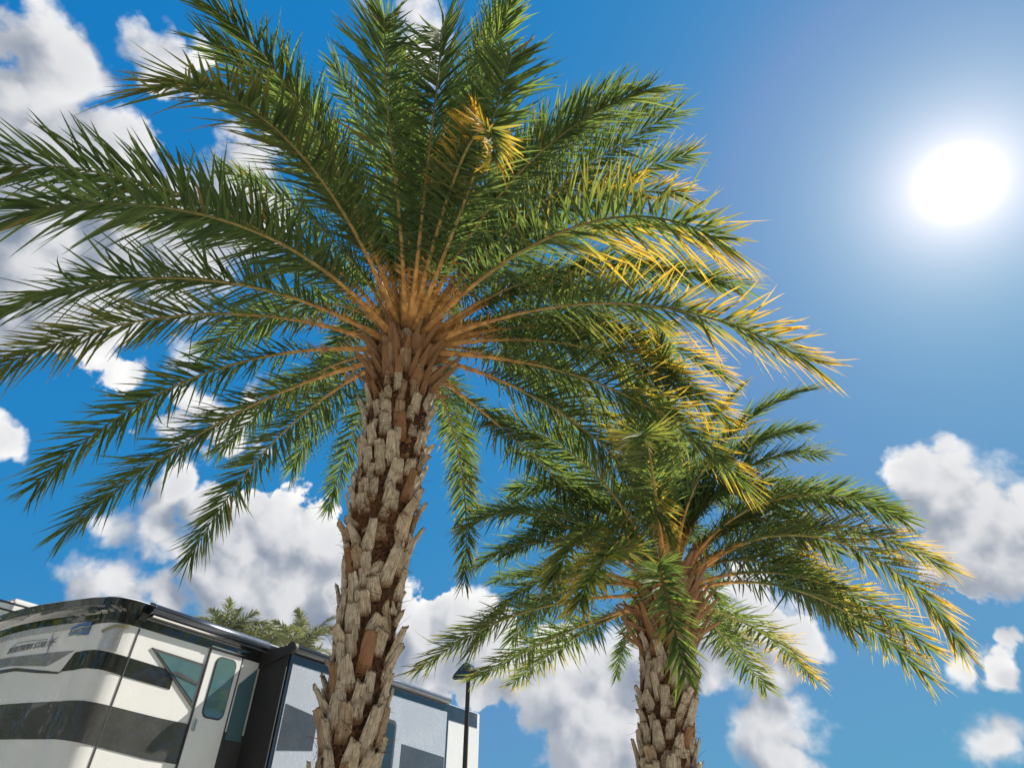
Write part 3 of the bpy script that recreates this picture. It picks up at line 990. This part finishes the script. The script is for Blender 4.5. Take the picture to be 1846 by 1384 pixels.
V = [(1.86, -.115, 3.70), (6.0, -.115, 3.70), (6.0, -.50, 3.72), (1.86, -.50, 3.72), (1.86, -.115, 3.69), (6.0, -.115, 3.69), (6.0, -.50, 3.705), (1.86, -.50, 3.705)]
mesh_obj("slide_topper", V, [(0, 1, 2, 3), (7, 6, 5, 4), (0, 4, 5, 1), (1, 5, 6, 2), (2, 6, 7, 3), (3, 7, 4, 0)], RUBBER, sl)
side_end = mesh_obj("topper_end", [(1.83, -.01, 3.70), (1.83, -.50, 3.70), (1.83, -.50, 3.60), (1.83, -.01, 3.46), (1.853, -.01, 3.70), (1.853, -.50, 3.70), (1.853, -.50, 3.60), (1.853, -.01, 3.46)],
                    [(0, 1, 2, 3), (7, 6, 5, 4), (0, 4, 5, 1), (1, 5, 6, 2), (2, 6, 7, 3), (3, 7, 4, 0)], RUBBER, sl)
th = np.linspace(0, 2 * math.pi, 18, endpoint=False)
prism("roller", [(-.535 + .055 * math.cos(a), 3.675 + .055 * math.sin(a)) for a in th[::-1]], 1.90, 5.9, AWN, sl)
prism("roller_cap", [(-.535 + .07 * math.cos(a), 3.675 + .07 * math.sin(a)) for a in th[::-1]], 1.82, 1.90, RUBBER, sl)
swf = side_poly("slide_window", rounded(3.0, 4.4, 2.2, 3.15, .08), -.511, TRIM, sl, .012)
side_poly("pane", rounded(3.05, 4.35, 2.25, 3.10, .06), -.522, GLASS, swf, .006)
box_mesh("slider_bar", 3.69, 3.71, -.535, -.52, 2.26, 3.09, TRIM, swf, 0)
side_poly("slide_stripe", [(1.97, 2.5), (2.6, 2.56), (2.6, 2.95), (1.97, 3.02)], -.511, GRAPH, sl, .004)
side_poly("slide_stripe", [(4.6, 2.4), (5.88, 2.4), (5.88, 2.8), (4.6, 2.86)], -.511, GRAPH, sl, .004)
side_poly("slide_panel", [(1.95, 1.3), (5.9, 1.3), (5.9, 3.5), (1.95, 3.5)], -.50, SILVER, sl, .01)
# roof fittings
box_mesh("roof_unit", -.42, .6, 2.12, 2.7, 3.84, 4.07, WHITE, rv, .04)
for y, z in ((2.0, 3.955), (2.02, 3.875)):
    P = np.array([[-.75, y, z], [.5, y, z + .01]])
    V, F = tube(P, np.full(2, .012), np.full(2, .012), np.array([[0, 1., 0]] * 2), np.array([[0, 0, 1.]] * 2), k=10)
    mesh_obj("roof_rail", V, F, RUBBER, rv, smooth=True)
for x in (-.7, -.2, .45):
    pass
# wheels
for x in (1.6, 6.6):
    for y0 in (.0, RW - .28):
        P = np.array([[x, y0 + .02, .48], [x, y0 + .27, .48]])
        V, F = tube(P, np.full(2, .48), np.full(2, .48), np.array([[1., 0, 0]] * 2), np.array([[0, 0, 1.]] * 2), k=32)
        mesh_obj("wheel", V, F, RUBBER, rv)


def lettering(name, text, p_right, p_left, z0, h, mat, off=.007, shear=.25, parent=None, slope=0.0, ext=.004):
    """text bent onto the rear skin; p runs right to left as seen from behind, so x of the text = -p"""
    cu = bpy.data.curves.new(name, 'FONT')
    cu.body = text; cu.shear = shear; cu.extrude = ext; cu.space_character = 1.12
    tmp = bpy.data.objects.new(name, cu)
    C.objects.link(tmp)
    dg = bpy.context.evaluated_depsgraph_get()
    me = bpy.data.meshes.new_from_object(tmp.evaluated_get(dg))
    bpy.data.objects.remove(tmp)
    co = np.empty(len(me.vertices) * 3, np.float32); me.vertices.foreach_get('co', co)
    co = co.reshape(-1, 3)
    w0, w1 = co[:, 0].min(), co[:, 0].max(); h1 = co[:, 1].max()
    for i, c in enumerate(co):
        q = (c[0] - w0) / (w1 - w0)
        p = p_left + (p_right - p_left) * q
        co[i] = rv_pt(p, z0 + slope * q + c[1] / h1 * h, off + c[2])
    me.vertices.foreach_set('co', co.ravel())
    me.materials.clear(); me.materials.append(mat); me.update()
    o = bpy.data.objects.new(name, me)
    C.objects.link(o); o.parent = parent or rv
    return o


LETTER = plain("letter_grey", (0.30, 0.31, 0.33), 0.25, metal=.6, vary=.05)
lettering("lettering", "NORTHERN STAR", 1.235, 1.885, 3.325, .068, LETTER, slope=.012)
# the pointed star beside the words
cp, cz = 1.17, 3.385
star_pts = []
tips = [(-.02, .115), (.10, .055), (.115, -.012), (.06, -.06), (.03, -.16), (-.05, -.05), (-.10, .0), (-.035, .03)]
for i, (a, b) in enumerate(tips):
    star_pts.append((a, b))
    a2, b2 = tips[(i + 1) % len(tips)]
    m_ = (math.atan2(b, a) + ((math.atan2(b2, a2) - math.atan2(b, a) + math.pi) % (2 * math.pi) - math.pi) / 2)
    star_pts.append((.024 * math.cos(m_), .024 * math.sin(m_)))
V = [rv_pt(cp, cz, .022)] + [rv_pt(cp - a, cz + b, .008) for a, b in star_pts]
F = [(0, 1 + i, 1 + (i + 1) % len(star_pts)) for i in range(len(star_pts))]
mesh_obj("star_emblem", np.array(V), F, LETTER, rv)
strip("flourish", LETTER, [(1.22, 3.418), (1.5, 3.425), (1.75, 3.432), (1.88, 3.40)], [(1.22, 3.423), (1.5, 3.431), (1.75, 3.438), (1.88, 3.402)], 1.24, 1.87, off=.008, n=24, rows=1)
# maker's badge with two waves
bd = strip("badge", BADGE, [(.655, 3.425), (.78, 3.418), (.92, 3.435)], [(.655, 3.565), (.85, 3.55), (.92, 3.515)], .655, .92, off=.017, n=24, rows=4)
strip("wave", CHROME, [(.655, 3.505), (.78, 3.500), (.92, 3.475)], [(.655, 3.515), (.78, 3.518), (.92, 3.482)], .655, .92, off=.021, n=24, rows=1, parent=bd)
strip("wave", CHROME, [(.69, 3.41), (.82, 3.425), (.95, 3.405)], [(.69, 3.422), (.82, 3.44), (.95, 3.410)], .69, .95, off=.021, n=24, rows=1, parent=bd)
lettering("lettering", "NEWMAR", .665, .925, 3.44, .052, CHROME, off=.021, parent=bd, slope=.012)

# ------------------------------------------------------------------ the wood behind the camera (seen in the gloss of the motorhome)
def tree_line():
    rng = np.random.default_rng(77)
    V, A, F = [], [], []
    for i in range(70):
        a = R(58 + 252 * (i + rng.random()) / 70)
        d = rng.uniform(24, 34)
        cx, cy = d * math.sin(a), d * math.cos(a)
        h = rng.uniform(11, 17); w = rng.uniform(2.2, 3.6)
        for q in range(230):
            v = rng.normal(0, 1, 3); v /= np.linalg.norm(v)
            r = rng.uniform(.55, 1.0)
            c = np.array([cx, cy, h * .52]) + v * r * np.array([w, w, h * .5]) * (1 + .2 * math.sin(5 * v[0] + i) * math.cos(4 * v[2]))
            if c[2] < .2: c[2] = rng.uniform(.2, 2)
            n = rng.normal(0, 1, 3); n /= np.linalg.norm(n)
            t = np.cross(n, [0, 0, 1.0]); t /= np.linalg.norm(t); b = np.cross(n, t)
            s = rng.uniform(.3, .6)
            o = len(V)
            V += [c - t * s, c + b * s * .6, c + t * s, c - b * s * .6]
            rr = rng.random(); A += [(0, rr, .1, 1)] * 4
            F.append((o, o + 1, o + 2, o + 3))
    tag(mesh_obj("tree_line", np.array(V), F, LEAF, None, cols=np.array(A)), "dark wood of leafy trees mirrored in the motorhome's glossy rear", "wood", kind='stuff')


tree_line()

# ------------------------------------------------------------------ dark lamp head on a pole
lp = empty("lamp_post", (-.72, 10.8, 0), "black lamp head on a thin pole showing between the two date palms", "lamp post", rz=R(-20))
V, F = tube(np.array([[0, 0, 0], [0, 0, .25], [0, 0, .26], [0, 0, 3.74]]), np.array([.09, .08, .045, .035]), np.array([.09, .08, .045, .035]),
            np.array([[1., 0, 0]] * 4), np.array([[0, 1., 0]] * 4), k=16)
mesh_obj("pole", V, F, RUBBER, lp, smooth=False)
bm = bmesh.new()
pts = [(-.25, -.16), (.06, -.16), (.09, -.10), (.07, .06), (.0, .10), (-.05, .095), (-.25, -.10)]
vs = [[bm.verts.new((x, y, 3.90 + z)) for x, z in pts] for y in (-.12, .12)]
n = len(pts)
bm.faces.new(vs[0][::-1]); bm.faces.new(vs[1])
for i in range(n):
    bm.faces.new((vs[0][i], vs[0][(i + 1) % n], vs[1][(i + 1) % n], vs[1][i]))
bmesh.ops.recalc_face_normals(bm, faces=bm.faces)
bmesh.ops.bevel(bm, geom=list(bm.edges), offset=.022, segments=3, affect='EDGES')
me = bpy.data.meshes.new("lamp_head"); bm.to_mesh(me); bm.free(); me.materials.append(BLACK)
lh = bpy.data.objects.new("lamp_head", me); C.objects.link(lh); lh.parent = lp
V, F = tube(np.array([[.08, 0, 3.86], [.17, 0, 3.82]]), np.full(2, .055), np.full(2, .055), np.array([[0, 1., 0]] * 2), np.array([[.4, 0, .9]] * 2), k=16)
mesh_obj("socket", V, F, TRIM, lp)


# ------------------------------------------------------------------ feather palms far behind the motorhome
def feather_palm(label, px, py, dist, n, size, seed, lean=0.0):
    rng = np.random.default_rng(seed)
    d = view_dir(px, py)
    x = d.x / d.y * dist
    zb = CAM_Z + d.z / d.y * dist
    root = empty("feather_palm", (x, dist, 0), label, "palm tree", "feather palms behind the motorhome")
    zs = np.linspace(0, zb, 14)
    rr = .16 - .05 * zs / zb + rng.normal(0, .004, 14)
    P = np.stack([lean * (zs / zb) ** 2 * 0, zs * 0, zs], -1)
    V, F = tube(P, rr, rr, np.array([[1., 0, 0]] * 14), np.array([[0, 1., 0]] * 14), k=14)
    A = np.ones((len(V), 4)); A[:, 0] = .5; A[:, 1] = .3; A[:, 2] = 0.4
    mesh_obj("trunk", V, F, BARK, root, smooth=True, cols=A, uvs=V[:, :2])
    for i in range(n):
        az = i * 2.39996 + rng.normal(0, .15)
        e0 = R(rng.uniform(50, 86)); b = R(rng.uniform(60, 125)); L = size * rng.uniform(.85, 1.15)
        s, P = frond_curve(az, e0, b, rng.normal(0, .2), L, zb, n=24, r0=.08, zspread=.2)
        T, S2, N2 = frond_frame(s, P, az, 0, rng.normal(0, .4))
        rad = np.interp(s, [0, .3, 1], [.03, .014, .003])
        V, F = tube(P, rad, rad, S2, N2, k=5)
        A = np.ones((len(V), 4)); A[:, 0] = np.repeat(s, 5) * .6 + .35
        VV, AA, FF, off = [], [], [], 0
        m = 52
        for sg in (-1, 1):
            uu = np.linspace(.12, .99, m)
            pos = np.stack([np.interp(uu, s, P[:, q]) for q in range(3)], -1)
            t = np.stack([np.interp(uu, s, T[:, q]) for q in range(3)], -1)
            sd = np.stack([np.interp(uu, s, S2[:, q]) for q in range(3)], -1) * sg
            no = np.stack([np.interp(uu, s, N2[:, q]) for q in range(3)], -1)
            al = np.radians(np.interp(uu, [.1, 1], [65, 25]) + rng.normal(0, 8, m))
            rk = np.radians(rng.choice([35, 10, -15], m) + rng.normal(0, 15, m))
            dd = nrm(np.cos(al)[:, None] * t + np.sin(al)[:, None] * (np.cos(rk)[:, None] * sd + np.sin(rk)[:, None] * no))
            ln = .27 * size * np.interp(uu, [.1, .35, .8, 1], [.6, 1, .8, .4]) * rng.uniform(.8, 1.1, m)
            v, a, f = leaflets(rng, pos, dd, no, ln, np.full(m, .034), rng.uniform(.05, .35, m), np.zeros(m), rng.random(m), rng.uniform(0, .25, m))
            VV.append(v); AA.append(a); FF += [tuple(off + q for q in g_) for g_ in f]; off += len(v)
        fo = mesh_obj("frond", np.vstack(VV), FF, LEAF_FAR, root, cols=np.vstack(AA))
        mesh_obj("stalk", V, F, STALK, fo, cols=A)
    return root


feather_palm("pale green feather palm with one upright frond tip, leftmost above the awning", 398, 1176, 20.0, 13, 1.6, 5)
feather_palm("bushy feather palm in the middle of the row above the awning", 476, 1190, 20.5, 15, 1.5, 6)
feather_palm("feather palm nearest the slide-out roller, right of the bushy one", 535, 1198, 19.0, 14, 1.5, 7)
